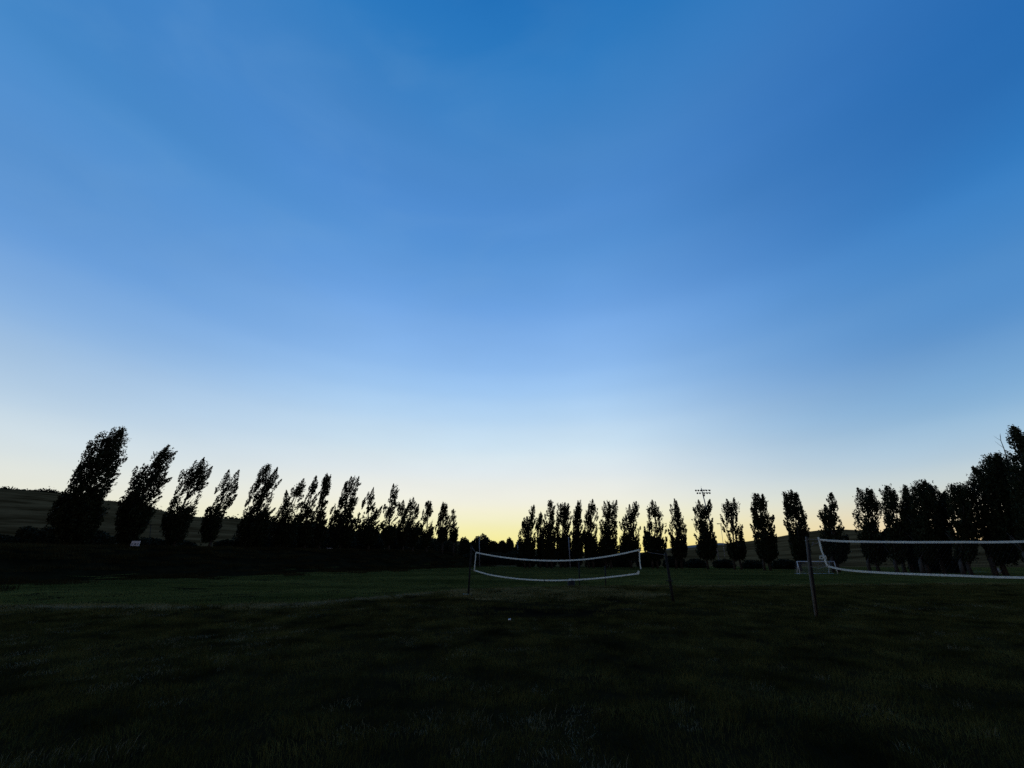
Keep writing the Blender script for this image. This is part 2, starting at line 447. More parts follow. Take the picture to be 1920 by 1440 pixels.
def bush(name, label, group, px, Y, py_top, wpx, py_bot=None, trunk=False, cat='bush', n=None, dome=.6, leaf=(.25, .5)):
    X0 = px_x(px, Y, 2.0); g = float(ground_z(X0, Y))
    if py_bot is not None: g = min(g, py_z(py_bot, Y)) if py_z(py_bot, Y) < g else py_z(py_bot, Y)
    X0 = px_x(px, Y, g + .5)
    zt = py_z(py_top, Y); Ht = max(zt - g, .6)
    xt = px_x(px, Y, zt) - X0
    rx = wpx / F * (Y * cs) / 2
    root = thing(name, (X0, Y, g), label, cat, group)
    n = n or int(np.clip(75 * rx * Ht / np.mean(leaf) ** 1.5, 500, 7000))
    d = rng.normal(0, 1, (n, 3)); d /= np.linalg.norm(d, axis=1)[:, None]
    lump = 1 + .22 * blotch(d, 3.0, rng.integers(0, 30)) + .10 * blotch(d, 8.0, rng.integers(0, 30))
    rr = rng.random(n) ** .4
    lo = .30 if trunk else 0.0
    zc = lo + (1 - lo) * dome
    P = d * (rr * lump)[:, None]
    hz = np.where(P[:, 2] > 0, P[:, 2] * (1 - zc * .55) * .9, P[:, 2] * .5) + zc * .55
    hz = np.clip(hz, lo * .9, 1.1) * Ht
    P = np.stack([P[:, 0] * rx * .92 + xt * hz / Ht, P[:, 1] * rx * .8, hz], 1)
    V, Fq = leaf_quads(P, rng.uniform(leaf[0], leaf[1], n))
    mesh_obj('crown' if trunk else 'foliage', V, Fq, M['leaf2'], root)
    mb = MB(); q = max(.05, .018 * Ht)
    mb.tube([(0, 0, -.1), (xt * .2, 0, Ht * .3), (xt * .5, 0, Ht * .6)], [q * 1.6, q * 1.2, q * .4], 7)
    for i in range(4):
        an = rng.uniform(0, 6.28)
        mb.tube([(0, 0, Ht * .15 * (1 if trunk else .2)), (.45 * rx * math.cos(an), .4 * rx * math.sin(an), Ht * .5), (.7 * rx * math.cos(an), .6 * rx * math.sin(an), Ht * .7)], [q * .8, q * .5, .02], 5)
    mb.build('trunk' if trunk else 'stem', M['bark'], root)
    return root

# ------------------------------------------------------------------ windblown row on the left bank
def left_Y(px):
    s = (px - CX) / F
    Y = 80.0
    for _ in range(20):
        Y += ((-62 + (Y - 60) * .384) - s * (Y * cs + .7)) / (s * cs - .384) * 1.0
    return Y

G1 = 'windblown poplars along the left bank'
LEFT = [
 ('largest windblown poplar, leaning right at the far left of the row', 140, [(803,222,230),(812,205,234),(825,182,237),(840,172,232),(860,160,224),(880,152,212),(900,140,208),(920,136,200),(945,112,188),(970,101,184),(990,108,178),(1010,115,165),(1020,125,160)], [(226,800),(238,810)], .32, 1.35),
 ('second tallest windblown poplar, behind the white sign board', 243, [(838,316,322),(850,296,323),(865,278,318),(880,266,312),(900,250,308),(915,246,300),(935,238,290),(960,225,284),(980,222,275),(1000,220,262),(1018,228,255)], [(320,836),(300,846)], .42, 1.2),
 ('leaning poplar with a forked tip, right of the thin dark pole', 326, [(862,378,386),(875,360,394),(890,346,386),(910,338,382),(930,328,374),(950,322,364),(965,310,362),(985,304,352),(1005,308,345),(1018,315,340)], [(385,858),(395,873)], .55, 1.1),
 ('thin see-through poplar with wispy tips, sparsest of the left row', 392, [(884,428,446),(900,416,444),(920,406,438),(940,400,432),(960,386,424),(975,380,412),(995,376,410),(1012,380,405)], [(432,881),(450,881),(449,905)], .72, .8),
 ('broad poplar with twin tips where the dark lower hedge of foliage begins', 476, [(872,496,502),(885,482,520),(905,475,521),(930,466,512),(950,458,508),(970,454,508),(990,446,505),(1010,448,500),(1022,455,495)], [(501,869),(518,875)], .45, 1.1),
 ('poplar with a low side spire on its left, next after the broad twin-tipped one', 530, [(900,560,572),(915,550,572),(935,535,568),(955,522,562),(975,512,560),(1000,505,556),(1020,515,550)], [(571,897),(540,920)], .6, 1.1),
 ('narrow single-tipped poplar pressed against a twin-tipped neighbour on its right', 570, [(896,588,596),(915,578,598),(940,570,594),(965,562,588),(985,556,590),(1010,555,585),(1022,560,580)], [(595,893)], .55, 1.1),
 ('slim poplar with two close tips, left of the gap with pale sky', 598, [(890,609,620),(910,602,621),(935,598,614),(960,590,610),(985,582,612),(1010,585,610),(1022,590,606)], [(612,887),(621,893)], .5, 1.1),
 ('isolated bushy-topped poplar with streaming tips in the middle of the left row', 636, [(897,655,673),(915,640,674),(935,632,670),(955,624,668),(975,618,672),(1000,612,668),(1020,620,660)], [(661,894),(671,892),(650,905)], .5, 1.1),
 ('short poplar with a thin bare wisp beside its tip', 690, [(918,696,704),(935,684,704),(955,677,702),(975,672,712),(1000,668,712),(1020,675,705)], [(702,915),(706,953),(716,948)], .6, 1.0),
 ('tall slender poplar standing above its shorter neighbours, centre left', 728, [(910,734,746),(930,727,747),(950,722,744),(975,716,745),(1000,712,745),(1020,718,738)], [(738,907),(745,914)], .5, 1.1),
 ('low poplar just right of the tall slender one', 755, [(940,752,762),(955,744,765),(980,742,768),(1005,740,768),(1022,746,762)], [(757,938),(749,942)], .5, 1.1),
 ('low poplar with three ragged tips in the far half of the left row', 773, [(936,768,778),(950,760,784),(975,758,790),(1000,760,790),(1022,764,782)], [(776,933),(769,940),(785,945)], .5, 1.1),
 ('poplar third from the gap at the right end of the left row', 799, [(941,798,808),(960,790,812),(985,786,815),(1010,788,812),(1022,790,808)], [(803,938),(808,940)], .45, 1.1),
 ('dense pointed poplar second from the yellow gap in the left row', 829, [(943,828,836),(965,821,840),(990,817,842),(1015,818,840)], [(831,941),(838,945)], .35, 1.15),
 ('small end poplar of the left row, bordering the yellow gap', 850, [(957,846,853),(975,841,858),(995,840,860),(1015,842,858)], [(850,954)], .5, 1.1),
]
for lab, bx, rows, tips, airy, lush in LEFT:
    Yt = left_Y(bx)
    lf = (.15, .28) if Yt < 72 else ((.18, .32) if Yt < 95 else (.24, .42))
    tree('poplar_tree', lab, G1, bx, Yt, rows, tips, airy + (.16 if bx > 400 else .06), .42, 1, lf, lush)

# ------------------------------------------------------------------ row across the back and right
RY = np.array([(960, 128), (1200, 124), (1335, 110), (1440, 98), (1556, 85), (1610, 77), (1700, 72), (1780, 68), (1869, 63), (1945, 60)])
G2 = 'poplars along the right and back of the field'
RIGHT = [
 ('small stepped poplar at the left end of the right row, bordering the yellow gap', 989, [(950,996,1004),(965,990,1006),(980,978,1008),(1000,968,1008),(1030,970,1006),(1050,975,1000)], [(1001,947),(988,968),(980,978)], .55, 1.1),
 ('low narrow poplar tucked between the stepped poplar and a taller one', 1013, [(963,1010,1017),(985,1006,1020),(1010,1004,1022),(1048,1006,1020)], [(1014,961)], .3, 1.2),
 ('tall pointed poplar left of the slim pale pole', 1030, [(940,1028,1037),(955,1024,1040),(980,1018,1042),(1010,1014,1044),(1050,1016,1042)], [(1033,937)], .3, 1.2),
 ('broad flat-topped poplar with three tips directly behind the slim pale pole', 1056, [(946,1044,1068),(965,1042,1072),(990,1040,1072),(1020,1040,1072),(1050,1044,1068)], [(1051,944),(1059,942),(1066,943)], .3, 1.2),
 ('pointed poplar immediately right of the slim pale pole', 1084, [(940,1079,1090),(955,1075,1092),(980,1072,1094),(1020,1070,1096),(1050,1074,1092)], [(1084,938)], .3, 1.2),
 ('poplar with a rounded pointed head above the middle of the nearer net', 1108, [(942,1104,1119),(960,1097,1120),(980,1094,1120),(1010,1092,1122),(1050,1096,1118)], [(1111,936),(1104,944)], .35, 1.2),
 ('poplar with a notch between two tips, above the right half of the net', 1141, [(943,1130,1158),(960,1126,1160),(985,1122,1158),(1010,1120,1160),(1050,1124,1156)], [(1132,940),(1142,944),(1155,938)], .4, 1.1),
 ('poplar directly above the right end of the nearer net', 1184, [(944,1184,1198),(960,1174,1199),(980,1164,1200),(1005,1160,1200),(1030,1160,1202),(1046,1166,1198)], [(1180,946),(1194,939)], .5, 1.1),
 ('poplar with an airy drooping side branch on its right', 1229, [(942,1214,1234),(960,1210,1238),(975,1209,1250),(995,1208,1252),(1020,1204,1252),(1046,1210,1245)], [(1221,938),(1230,940)], .55, 1.1),
 ('narrow poplar with a single blunt tip, one tree left of the floodlight', 1275, [(938,1260,1270),(955,1258,1272),(970,1256,1284),(990,1256,1288),(1010,1255,1288),(1035,1258,1290),(1046,1264,1286)], [(1265,935),(1269,938)], .45, 1.15),
 ('poplar standing in front of the tall floodlight mast', 1328, [(942,1305,1334),(960,1299,1334),(975,1298,1336),(1000,1302,1340),(1020,1304,1344),(1040,1306,1345),(1046,1312,1340)], [(1309,937),(1331,936),(1316,946)], .5, 1.1),
 ('ragged poplar just right of the small far light pole', 1384, [(945,1354,1386),(960,1353,1388),(975,1356,1386),(1000,1360,1392),(1020,1362,1398),(1040,1364,1400),(1046,1370,1396)], [(1361,936),(1377,933),(1355,948)], .5, 1.1),
 ('poplar with three blunt tips and a side knob, third left of the hilltop', 1440, [(930,1411,1434),(950,1407,1440),(970,1409,1448),(990,1412,1450),(1010,1414,1456),(1040,1420,1458),(1050,1426,1450)], [(1414,925),(1421,926),(1430,926),(1408,952)], .3, 1.2),
 ('poplar rising just left of the leaning timber post', 1502, [(925,1468,1494),(945,1469,1502),(965,1472,1508),(985,1476,1512),(1005,1480,1515),(1035,1484,1520),(1050,1490,1512)], [(1471,922),(1482,919),(1490,925)], .3, 1.2),
 ('poplar with a low left lobe, standing before the rounded hilltop', 1568, [(927,1551,1560),(945,1546,1566),(960,1539,1568),(980,1539,1576),(1000,1540,1585),(1030,1544,1592),(1050,1552,1584)], [(1556,924),(1543,947)], .3, 1.2),
 ('wide poplar with horn-like tips, first of the dark group right of the hilltop', 1642, [(920,1608,1636),(940,1605,1642),(960,1604,1650),(980,1608,1658),(1000,1612,1664),(1030,1618,1668),(1050,1625,1660)], [(1611,914),(1621,916),(1630,918)], .35, 1.15),
 ('poplar with a gap of sky low on its left, second of the dark right group', 1684, [(914,1660,1672),(930,1656,1686),(955,1656,1692),(985,1662,1700),(1020,1665,1705),(1050,1672,1698)], [(1664,909),(1680,918)], .4, 1.15),
 ('slim pointed poplar between two broader crowns in the dark right group', 1708, [(914,1694,1704),(935,1690,1708),(960,1690,1716),(1000,1694,1722),(1050,1700,1716)], [(1699,911)], .3, 1.2),
 ('broad domed poplar, tallest in the middle of the dark right group', 1738, [(906,1718,1745),(920,1710,1754),(950,1708,1758),(1000,1712,1762),(1050,1722,1752)], [(1730,902),(1722,907),(1742,908)], .15, 1.35),
 ('lower poplar filling the dip right of the domed crown', 1772, [(924,1756,1776),(950,1752,1780),(1000,1756,1786),(1050,1762,1782)], [(1761,921),(1772,922)], .15, 1.3),
 ('square-topped poplar left of the big round crown', 1812, [(912,1780,1818),(935,1778,1822),(970,1782,1826),(1010,1788,1832),(1050,1796,1826)], [(1785,908),(1814,914),(1800,912)], .3, 1.25),
 ('huge dense round-headed tree with a bare branch sticking out of its top', 1882, [(856,1852,1890),(875,1836,1898),(895,1828,1904),(925,1826,1906),(950,1836,1910),(1000,1848,1915),(1050,1858,1905)], [(1829,874),(1858,853),(1869,849),(1884,856)], .12, 1.5),
 ('tallest spire-topped tree, cut by the right edge of the picture', 1940, [(803,1897,1908),(820,1892,1918),(850,1898,1930),(880,1902,1945),(930,1905,1955),(1000,1912,1960),(1050,1920,1955)], [(1902,798),(1912,822)], .22, 1.6),
]
big = None
for i, (lab, bx, rows, tips, airy, lush) in enumerate(RIGHT):
    Yt = float(np.interp(bx, RY[:, 0], RY[:, 1])) + (1.5 if i % 2 else -1.0)
    lf = (.17, .30) if Yt < 80 else (.22, .38)
    t_ = tree('poplar_tree', lab, G2, bx, Yt, rows, tips, airy + (.16 if bx < 1700 else .04), .12, 2 if i % 3 != 1 else 1, lf, lush)
    if 'bare branch' in lab: big = (t_, Yt)
# bare branch of the big round-headed tree
t_, Yt = big
tw = [np.array((px_x(p, Yt, py_z(q, Yt)), Yt, py_z(q, Yt))) - np.array(t_.location) for p, q in ((1893, 880), (1887, 856), (1882, 840), (1876.5, 826), (1875.5, 813))]
mb = MB().tube(tw, [.09, .07, .055, .04, .015], 6)
for a, d in ((2, (-.9, 0, 1.1)), (3, (-.55, .2, .8)), (2, (.5, .2, 1.2)), (3, (.35, 0, .9)), (1, (-.6, .2, 1.0))):
    mb.tube([tw[a], tw[a] + np.array(d) * .6, tw[a] + np.array(d) * (1, 1, 1.15)], [.03, .02, .008], 5)
mb.build('bare_branch', M['bark'], t_)

# ------------------------------------------------------------------ bushes, far trees
GB = 'dark bushes at the foot of the left hill'
for lab, px, Y, yt, w in [
 ('dark bush at the left edge of the picture', 8, 92, 1000, 50), ('round dark bush on its own near the left edge', 56, 95, 984, 42),
 ('round dark bush left of the largest leaning poplar', 97, 90, 985, 44), ('low dark bush under the right side of the largest poplar', 183, 92, 992, 52),
 ('dark bush between the largest poplar and the white sign', 212, 98, 1003, 40), ('wide low bush behind the white sign board', 285, 96, 1007, 64),
 ('low bush left of the forked-tip poplar trunk', 345, 100, 1012, 46), ('low rounded bush right of the see-through poplar', 425, 108, 1010, 44),
 ('bush behind the trunk of the broad twin-tipped poplar', 474, 108, 977, 66), ('bush behind the poplar with the low side spire', 522, 115, 978, 74),
 ('bush behind the narrow single-tipped poplar', 574, 122, 977, 76), ('bush behind the isolated bushy-topped poplar', 632, 130, 980, 78),
 ('bush behind the short poplar with the wisp', 688, 140, 986, 74), ('bush behind the tall slender poplar', 740, 152, 988, 74),
 ('bush behind the three-tipped low poplar', 790, 167, 994, 72), ('bush at the yellow-gap end of the left row', 834, 178, 1002, 60)]:
    bush('bush', lab, GB, px, Y, yt, w)

GT = 'distant trees across the central gap'
for lab, px, Y, yt, w in [
 ('rounded far tree right beside the last left poplar', 871, 225, 1006, 26), ('largest umbrella-shaped far tree in the yellow gap', 905, 240, 999, 48),
 ('low far tree between the umbrella tree and the paired crowns', 926, 238, 1012, 26), ('left one of two paired round far trees in the gap', 941, 230, 1008, 24),
 ('right one of two paired round far trees in the gap', 955, 235, 1007, 22), ('low far tree against the stepped poplar', 972, 228, 1013, 26),
 ('low dark far tree below the dip left of the umbrella tree', 886, 232, 1013, 26)]:
    bush('far_tree', lab, GT, px, Y, yt, w, trunk=False, cat='tree', leaf=(.5, .9))
for lab, px, Y, yt, w in [
 ('low wide shrub behind the left end of the nearer net', 893, 178, 1034, 62), ('low wide shrub below the umbrella-shaped far tree, behind the net', 930, 182, 1033, 60),
 ('low wide shrub behind the net, below the stepped poplar', 966, 176, 1032, 56)]:
    bush('low_shrub', lab, 'low shrubs across the far edge of the field', px, Y, yt, w)
GS = 'shrubs behind the right hand poplars'
for lab, px, Y, yt, w in [
 ('shrub below the stepped poplar', 985, 150, 1022, 46), ('shrub behind the tall poplar left of the pale pole', 1025, 150, 1016, 50), ('shrub behind the slim pale pole', 1070, 148, 1012, 54),
 ('shrub behind the right half of the nearer net', 1120, 146, 1014, 54), ('shrub behind the right end of the nearer net', 1165, 144, 1018, 50),
 ('shrub between the net end and the thin leaning post', 1215, 140, 1034, 50), ('shrub behind the blunt-tipped poplar', 1262, 134, 1040, 44),
 ('low shrub right of the blunt-tipped poplar', 1303, 128, 1047, 46), ('low shrub left of the ragged poplar by the far light pole', 1357, 124, 1047, 46), ('low shrub left of the three-tipped poplar with a side knob', 1412, 118, 1049, 46),
 ('shrub left of the leaning timber post', 1470, 112, 1046, 50), ('shrub under the domed poplar', 1735, 82, 1030, 60), ('shrub under the square-topped poplar', 1790, 78, 1040, 40)]:
    bush('shrub', lab, GS, px, Y, yt, w)

# scrub along the crest of the left hill: too many and too small to count
P = []
for px in np.linspace(-60, 520, 260):
    q = np.interp(px, [0, 55, 105, 130, 185, 230, 270, 310, 360, 400, 440, 520], [916, 919, 922, 927, 937, 941, 947, 960, 969, 971, 973, 979])
    c = .5 + .5 * blotch(np.array([[px * .12, 0, 0]]), 1.0, 4)[0]
    n = int(40 * c ** 2 + 10)
    z_ = py_z(q, 420); x_ = px_x(px, 420, z_)
    P.append(np.stack([x_ + rng.normal(0, 1.6, n), 418 + rng.normal(0, 3, n), z_ - 1.6 + rng.gamma(2.2, .55, n) * (.25 + 1.5 * c ** 2)], 1))
P = np.concatenate(P)
V, Fq = leaf_quads(P, rng.uniform(.8, 1.8, len(P)))
o = mesh_obj('hilltop_scrub', V, Fq, M['leaf2']); o['kind'] = 'stuff'
o['label'] = 'low dark scrub along the crest of the left hill'

# ------------------------------------------------------------------ volleyball nets
A1, B1 = np.array((-2.10, 20.98)), np.array((6.59, 17.98))
A2, B2 = np.array((9.25, 13.67)), np.array((18.25, 10.45))

def post(name, label, group, foot, top, r, m, foot_pad=None, collar=None):
    z0 = float(ground_z(foot[0], foot[1]))
    root = thing(name, (foot[0], foot[1], z0), label, 'post', group)
    t = np.array(top, float) - (foot[0], foot[1], z0)
    MB().tube([(0, 0, -.3), t * .5, t * .985, t], [r, r * .97, r * .94, r * .7], 12).build('shaft', m, root, True)
    if foot_pad:
        mb = MB(); n = 18
        a = np.linspace(0, 2 * math.pi, n, endpoint=False); rad = foot_pad * (1 + .12 * np.sin(3 * a + 1))
        vs_ = [(rad[i] * math.cos(a[i]) - .05, rad[i] * math.sin(a[i]) * .8, -.06) for i in range(n)] + [(.85 * rad[i] * math.cos(a[i]) - .05, .7 * rad[i] * math.sin(a[i]), .035) for i in range(n)]
        mb.add(vs_, [[i, (i + 1) % n, n + (i + 1) % n, n + i] for i in range(n)] + [list(range(n, 2 * n))])
        mb.build('footing', M['concrete'], root)
    if collar:
        c = t * collar
        MB().tube([c - t * .016, c + t * .016], r * 1.8, 12).build('collar', m, root)
        MB().tube([c, c + np.array((-.16, -.03, .01))], .02, 6).build('winch_handle', m, root)
    MB().tube([t * .95 + (-r * 1.3, 0, 0), t * .95 + (r * 1.3, 0, 0)], .012, 6).build('hook', M['steel'], root)
    return root

GP = 'volleyball net posts'
pl_top = on_plane(884.2, 1022, A1, B1); pr_top = on_plane(1247.5, 1036, A1, B1)
post('net_post', 'thin dark post at the left end of the nearer net, pale footing at its base', GP, A1, pl_top, .045, M['post'], foot_pad=.28)
post('net_post', 'dark leaning post with a collar, right of the nearer net', GP, B1, pr_top, .055, M['post'], collar=.42)
p2_top = on_plane(1511.5, 1006.5, A2, B2)
post('net_post', 'tall weathered grey post closest to the camera, left of the right-hand net', GP, A2, p2_top, .030, M['wood'])
post('net_post', 'far post of the right-hand net beyond the picture edge', GP, B2, (B2[0] + .1, B2[1], 2.35), .055, M['wood'])
# dark tube added as the shaded right side of the near post
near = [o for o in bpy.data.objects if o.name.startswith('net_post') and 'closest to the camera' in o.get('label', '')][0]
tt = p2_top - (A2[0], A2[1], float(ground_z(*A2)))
MB().tube([(.072, .05, -.2), tt * .5 + (.095, .05, 0), tt * .93 + (.06, .05, 0)], .045, 10).build('shaded_side', M['post'], near, True)

def net(label, A, B, top_px, bot_px, left_px, right_px, rows=10, cols=90, group='volleyball nets'):
    W = lambda pts: [on_plane(p, q, A, B) if isinstance(p, (int, float)) and q > 0 else p for p, q in pts]
    top = W(top_px); bot = W(bot_px)
    return top, bot

def lower(root, pts):
    return [np.array(p) - np.array(root.location) for p in pts]

def build_net(label, A, B, top, bot, left, right, ropes, extra=None):
    c = (top[0] + top[-1]) / 2
    root = thing('volleyball_net', (c[0], c[1], float(ground_z(c[0], c[1]))), label, 'net', 'volleyball nets')
    n = 70
    T = smooth_path(lower(root, top), n); Bt = smooth_path(lower(root, bot), n)
    up = (0, 0, 1); along = np.array((*(B - A), 0.0)); along /= np.linalg.norm(along)
    hw = .030
    MB().strap(T, hw, .004, up).build('top_tape', M['tape'], root)
    MB().strap(Bt, hw * .95, .004, up).build('bottom_tape', M['tape'], root)
    for s in (left, right):
        if s is not None:
            MB().strap(smooth_path(lower(root, s), 12), hw * .8, .004, along).build('side_tape', M['tape'], root)
    # the mesh: thin dark cords, too fine to pick apart
    mb = MB(); m_ = min(len(T), len(Bt))
    Tc = smooth_path(T, 96); Bc = smooth_path(Bt[:m_], 96)
    for i in range(96):
        mb.strap([Tc[i], Bc[i]], .0016, .0012, along)
    for j in range(1, 10):
        f = j / 10
        mb.strap([Tc[i] * (1 - f) + Bc[i] * f for i in range(0, 96, 3)], .0016, .0012, up)
    o = mb.build('net_mesh', M['cord'], root); o['kind'] = 'stuff'
    for r in ropes:
        MB().tube(lower(root, r), .007, 6).build('rope', M['rope'], root)
    return root

OP = lambda A, B, pts: [on_plane(p, q, A, B) for p, q in pts]
top1 = OP(A1, B1, [(892.5, 1036), (930, 1043), (975, 1048.5), (1020, 1051), (1060, 1051), (1100, 1048.5), (1140, 1043), (1170, 1037.5), (1199, 1031)])
bot1 = OP(A1, B1, [(889.5, 1069.5), (920, 1078), (960, 1084), (1000, 1087.3), (1040, 1088.3), (1080, 1087), (1120, 1084.3), (1160, 1080), (1196, 1075.5)])
lef1 = OP(A1, B1, [(892.5, 1035), (891, 1052), (889.3, 1071)])
rig1 = OP(A1, B1, [(1199, 1030), (1199.2, 1048), (1201.5, 1067)])
at = lambda base, top, f: np.array((base[0], base[1], float(ground_z(*base)))) * (1 - f) + np.array(top) * f
n1 = build_net('sagging white-bordered net strung between two posts left of centre', A1, B1, top1, bot1, lef1, rig1,
          [[at(A1, pl_top, .96), top1[0]], [at(A1, pl_top, .5), bot1[0]], [at(B1, pr_top, .95), .5 * (at(B1, pr_top, .95) + top1[-1]) - (0, 0, .03), top1[-1]]])
curl = OP(A1, B1, [(1194, 1075.7), (1196.5, 1074.8), (1197, 1072.5), (1195.8, 1071)])
MB().strap(lower(n1, curl), .05, .006, (0, 0, 1) if False else (*(B1 - A1), .0)).build('tape_end', M['tape'], n1)
# small knots on the bottom tape
for q in (1020, 1072):
    p = on_plane(q, 1088, A1, B1)
    MB().tube(lower(n1, [p + (0, -.01, .04), p + (.01, -.02, -.02), p + (0, -.01, -.07)]), [.012, .02, .008], 6).build('tie', M['cord'], n1)

far_t = np.array((B2[0] - .35, B2[1] + .12, 2.18)); far_b = np.array((B2[0] - .35, B2[1] + .12, 1.18))
top2 = OP(A2, B2, [(1535.5, 1012), (1560, 1014), (1600, 1015.5), (1700, 1016.6), (1800, 1016.5), (1920, 1015.5)]) + [far_t]
bot2 = OP(A2, B2, [(1551.5, 1061.5), (1575, 1067), (1600, 1070.2), (1640, 1073), (1700, 1076), (1800, 1079.5), (1920, 1083)]) + [far_b]
lef2 = OP(A2, B2, [(1534, 1007), (1536.5, 1016), (1540, 1031), (1545, 1043), (1548, 1053), (1551.5, 1063)])
n2 = build_net('white-bordered net running out of the picture at the right, its left edge hanging loose', A2, B2, top2, bot2, lef2, [far_t, far_b],
          [[at(A2, p2_top, .97), top2[0]], OP(A2, B2, [(1535.5, 1017), (1530, 1019.5), (1525, 1020), (1522, 1023), (1523.5, 1017.5), (1526, 1016.5)]),
           [at(A2, p2_top, .62), OP(A2, B2, [(1536, 1066)])[0], bot2[0]]])
# bunched webbing and a tag tied into the loose edge
mb = MB()
for pts in ([(1536.5, 1043), (1541, 1042.2), (1547.5, 1041.8), (1549, 1047.5)], [(1536.5, 1048), (1541, 1047.8), (1546, 1046), (1549.5, 1048.5)],
            [(1537, 1042.6), (1536.6, 1048.4)], [(1541.4, 1043), (1543.5, 1048)]):
    mb.strap(lower(n2, [p + (0, -.012, 0) for p in OP(A2, B2, pts)]), .012, .006, (.3, 0, 1))
mb.build('tied_webbing', M['tape'], n2)

# ------------------------------------------------------------------ posts and bin beyond the crest
GQ = 'bare posts beyond the crest of the lawn'
for lab, px, Y, ytop in (('left one of two bare dark posts seen through the nearer net', 1086, 34, 1054), ('right one of two bare dark posts seen through the nearer net', 1135, 34.5, 1062)):
    zt = py_z(ytop, Y); xt = px_x(px - .5, Y, zt); xb = px_x(px + 1, Y, LOW); zb = float(ground_z(xb, Y))
    r = thing('bare_post', (xb, Y, zb), lab, 'post', GQ)
    MB().tube([(0, 0, -.2), (xt - xb, 0, zt - zb)], .05, 10).build('shaft', M['post'], r, True)
    MB().tube([(xt - xb, 0, zt - zb), (xt - xb, 0, zt - zb + .03)], [.056, .03], 10).build('cap', M['post'], r)
xb, Yb = px_x(1072, 33, LOW), 33.0; zb = float(ground_z(xb, Yb))
r = thing('litter_bin', (xb, Yb, zb), 'squat dark bin below the middle of the nearer net, beyond the lawn crest', 'bin')
MB().tube([(0, 0, 0), (0, 0, .78)], [.24, .29], 14).build('drum', M['post'], r, True)
MB().tube([(0, 0, .78), (0, 0, .86), (0, 0, .93)], [.30, .30, .12], 14).build('lid', M['lampdark'], r)

# ------------------------------------------------------------------ poles and lights
def pole(name, lab, px_b, px_t, py_t, Y, r0, r1, m, cat='pole', group=None):
    X0 = px_x(px_b, Y, LOW); g = float(ground_z(X0, Y)); X0 = px_x(px_b, Y, g)
    zt = py_z(py_t, Y); xt = px_x(px_t, Y, zt)
    root = thing(name, (X0, Y, g), lab, cat, group)
    MB().tube([(0, 0, -.3), ((xt - X0) * .5, 0, (zt - g) * .5), (xt - X0, 0, zt - g)], [r0, (r0 + r1) / 2, r1], 10).build('shaft', m, root, True)
    return root, np.array((xt - X0, 0, zt - g))

root, t = pole('floodlight_mast', 'tall sports floodlight with two rows of lamps above the right-hand poplars', 1352, 1315, 915.5, 165, .34, .17, M['steel'], 'floodlight')
pxm = 165 * cs / F + 25 * sn / F          # metres per photo pixel up there
for row, dz, xs in ((0, -.75, (-11.5, -6.8, -2, 2.0, 6.8, 12.8)), (1, -1.85, (-9.5, -4.8, 1.5, 7.0, 12.0))):
    lo, hi = (min(xs) - 1.2) * pxm, (max(xs) + 1.2) * pxm
    MB().box(t + ((lo + hi) / 2, 0, dz), ((hi - lo) / 2, .035, .03)).build('crossarm', M['steel'], root)
    for x in xs:
        c = t + (x * pxm, -.35, dz - .12); sgn = -1 if x < 0 else 1
        lamp = MB().tube([c + (sgn * -.30, .28, .18), c + (0, .05, .02), c + (sgn * .22, -.30, -.16), c + (sgn * .27, -.36, -.2)], [.08, .27, .36, .36], 12).build('lamp_head', M['lampdark'], root, True)
        MB().tube([c + (sgn * -.05, .1, .0), (c[0], t[1], (t + (0, 0, dz))[2])], .05, 6).build('bracket', M['steel'], lamp)
MB().box(t + (.35, -.2, -2.9), (.35, .25, .4)).build('ballast_box', M['lampdark'], root)
MB().tube([t, t + (0, 0, .9)], .03, 6).build('lightning_rod', M['steel'], root)

root, t = pole('light_pole', 'small distant light pole between two poplars, right of the floodlight', 1361, 1351, 981.5, 260, .16, .09, M['steel'], 'light pole')
MB().box(t + (-.9, 0, -.05), (1.5, .12, .10)).build('crossarm', M['steel'], root)
for x in (-2.0, -1.1, .2): MB().box(t + (x, -.15, -.28), (.32, .3, .16)).build('lamp_head', M['lampdark'], root)
MB().box(t + (.1, -.1, -1.0), (.5, .2, .2)).build('lower_lamp', M['lampdark'], root)

root, t = pole('slim_pole', 'slim pale pole standing behind the sagging net', 1069.5, 1066, 1008, 120, .14, .11, M['steel'])
MB().tube([t, t + (0, 0, .15)], [.12, .05], 8).build('cap', M['white'], root)
for lab, px, yt, Y in (('faint grey lamp post in front of the umbrella-shaped far tree', 899, 1006, 150), ('faint grey lamp post at the foot of the stepped poplar', 971, 1013, 152)):
    root, t = pole('lamp_post', lab, px + .5, px - .5, yt, Y, .17, .11, M['steel'], 'lamp post', 'lamp posts across the central gap')
    MB().tube([t, t + (.5, 0, .15), t + (1.3, 0, .2)], .05, 6).build('arm', M['steel'], root)
    MB().box(t + (1.5, 0, .16), (.42, .16, .08)).build('lamp_head', M['lampdark'], root)
root, t = pole('thin_pole', 'thin dark pole on the left bank, right of the white sign', 278.5, 283, 984, 88, .07, .05, M['post'])
MB().box(t + (.02, 0, -.1), (.3, .05, .05)).build('crossbar', M['post'], root)

